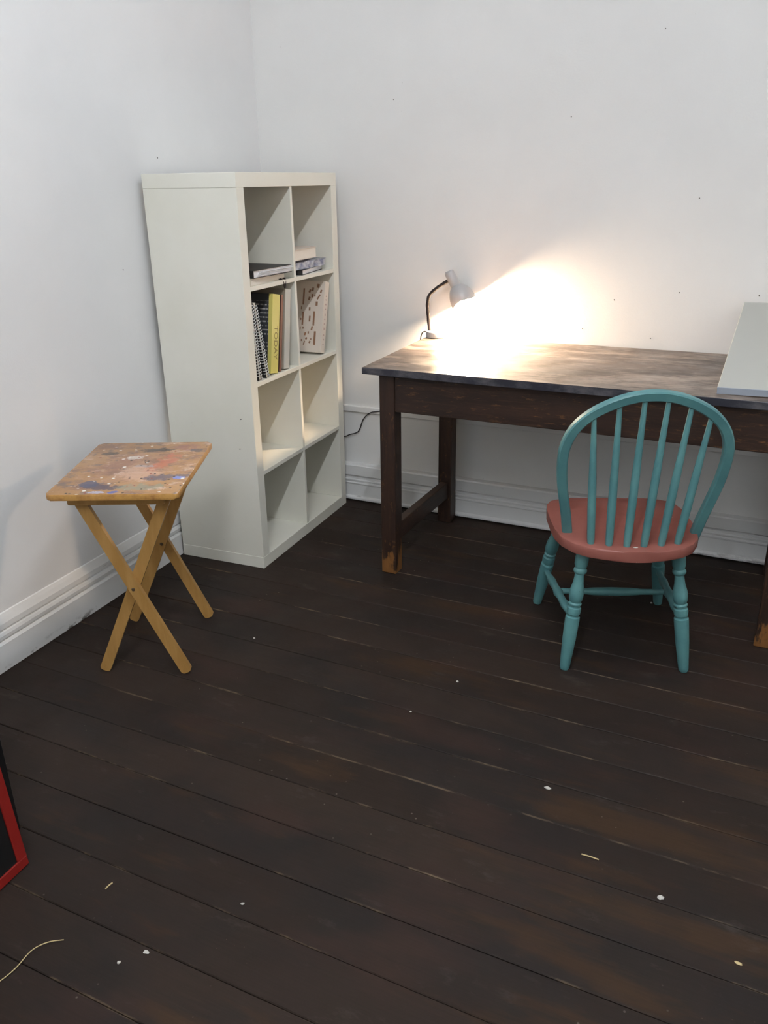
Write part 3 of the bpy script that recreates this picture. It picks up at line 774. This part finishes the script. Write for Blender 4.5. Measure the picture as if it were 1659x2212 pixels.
# ------------------------------------------------------------ red framed black board, left edge of the picture
KL = 0.085
rb = thing('framed_blackboard', 'black board in a red frame leaning at the left edge of the room', 'board', (0.676, -2.357, 0), (0, -math.atan(KL), 0))
Wb, Hb, fr_ = 0.62, 0.80, 0.026
obj('panel', box(-0.016, -0.004, -Wb+fr_, -fr_, fr_, Hb-fr_), 'blackboard', rb)
obj('frame_rail', box(-0.022, 0, -Wb, 0, 0.002, fr_, 0.001, 1), 'red', rb)
obj('frame_rail', box(-0.022, 0, -Wb, 0, Hb-fr_, Hb, 0.001, 1), 'red', rb)
obj('frame_stile', box(-0.022, 0, -fr_, 0, fr_, Hb-fr_, 0.001, 1), 'red', rb)
obj('frame_stile', box(-0.022, 0, -Wb, -Wb+fr_, fr_, Hb-fr_, 0.001, 1), 'red', rb)
bk = thing('upright_panel', 'plain black upright panel standing behind the red-framed board', 'panel', (0.572, -2.36, 0))
obj('panel', box(-0.025, 0, -0.66, 0.082, 0.0, 1.0, 0.002, 1), 'blackboard', bk)
for y in (-0.62, -0.06): obj('foot', box(-0.11, -0.0255, y, y+0.04, 0, 0.03, 0.003), 'blackboard', bk)

# ------------------------------------------------------------ crumbs on the floor
def at_floor(u, v): d = ray_dir(u, v); return CAM + d*(-CAM.z/d.z)
def flake(u, v, sx, sy_, label, mat='flake', h=0.003, rz=0.0):
    p = at_floor(u, v); bm = bmesh.new(); bmesh.ops.create_icosphere(bm, subdivisions=2, radius=1.0)
    for q in bm.verts:
        n = mnoise.noise(q.co*1.7 + Vector((u, v, 0))); q.co *= 1 + 0.45*n
        q.co = Vector((q.co.x*sx*0.85, q.co.y*sy_*0.85, max(0, q.co.z*h + h*0.4)))
    o = obj('paint_flake', bm, mat, None, False, loc=(p.x, p.y, 0.0), rot=(0, 0, rz))
    tag(o, label, 'paint flake', 'paint flakes on the floorboards'); return o
flake(1183, 1703, .010, .0055, 'largest white paint flake, alone in the middle of the floor', rz=-0.2)
flake(1427, 1940, .009, .006, 'white paint flake on the floor at lower right', rz=0.3)
flake(257, 2080, .0036, .0045, 'small triangular white flake at lower left near the straw strand')
flake(988, 1473, .0045, .004, 'small white flake on the floor in front of the chair')
flake(887, 1538, .004, .0035, 'small white flake beside a seam left of the floor centre')
flake(1407, 1303, .005, .004, 'small white flake under the teal chair')
flake(549, 1379, .004, .0035, 'small white flake on the floor between tray table and desk leg')
flake(524, 1953, .005, .0028, 'oblong grey-white flake on the lower left floorboards', rz=0.5)
flake(316, 2057, .008, .005, 'pale smeared flake near the bottom left seam', h=0.0015)
flake(1595, 2081, .009, .004, 'tan flake on the floor near the lower right corner', 'straw', 0.0015, -0.2)
def strand(pts, r, label):
    P = [at_floor(u, v) + Vector((0, 0, r+h)) for u, v, h in pts]
    o = obj('straw_strand', tube(catmull(P, 6), r, 6), 'straw', None, True)
    return tag(o, label, 'strand')
strand([(-40, 2145, 0), (0, 2121, .001), (35, 2095, .004), (70, 2060, .008), (105, 2040, .005), (138, 2031, .0)], 0.0011, 'long pale straw strand curling at the lower left')
strand([(228, 1921, 0), (236, 1914, .001), (243, 1908, 0)], 0.0016, 'short straw splinter on the floor below the tray table')
strand([(1256, 1846, 0), (1275, 1852, .0005), (1293, 1858, 0)], 0.0016, 'pale wood splinter lying on the right floorboards')
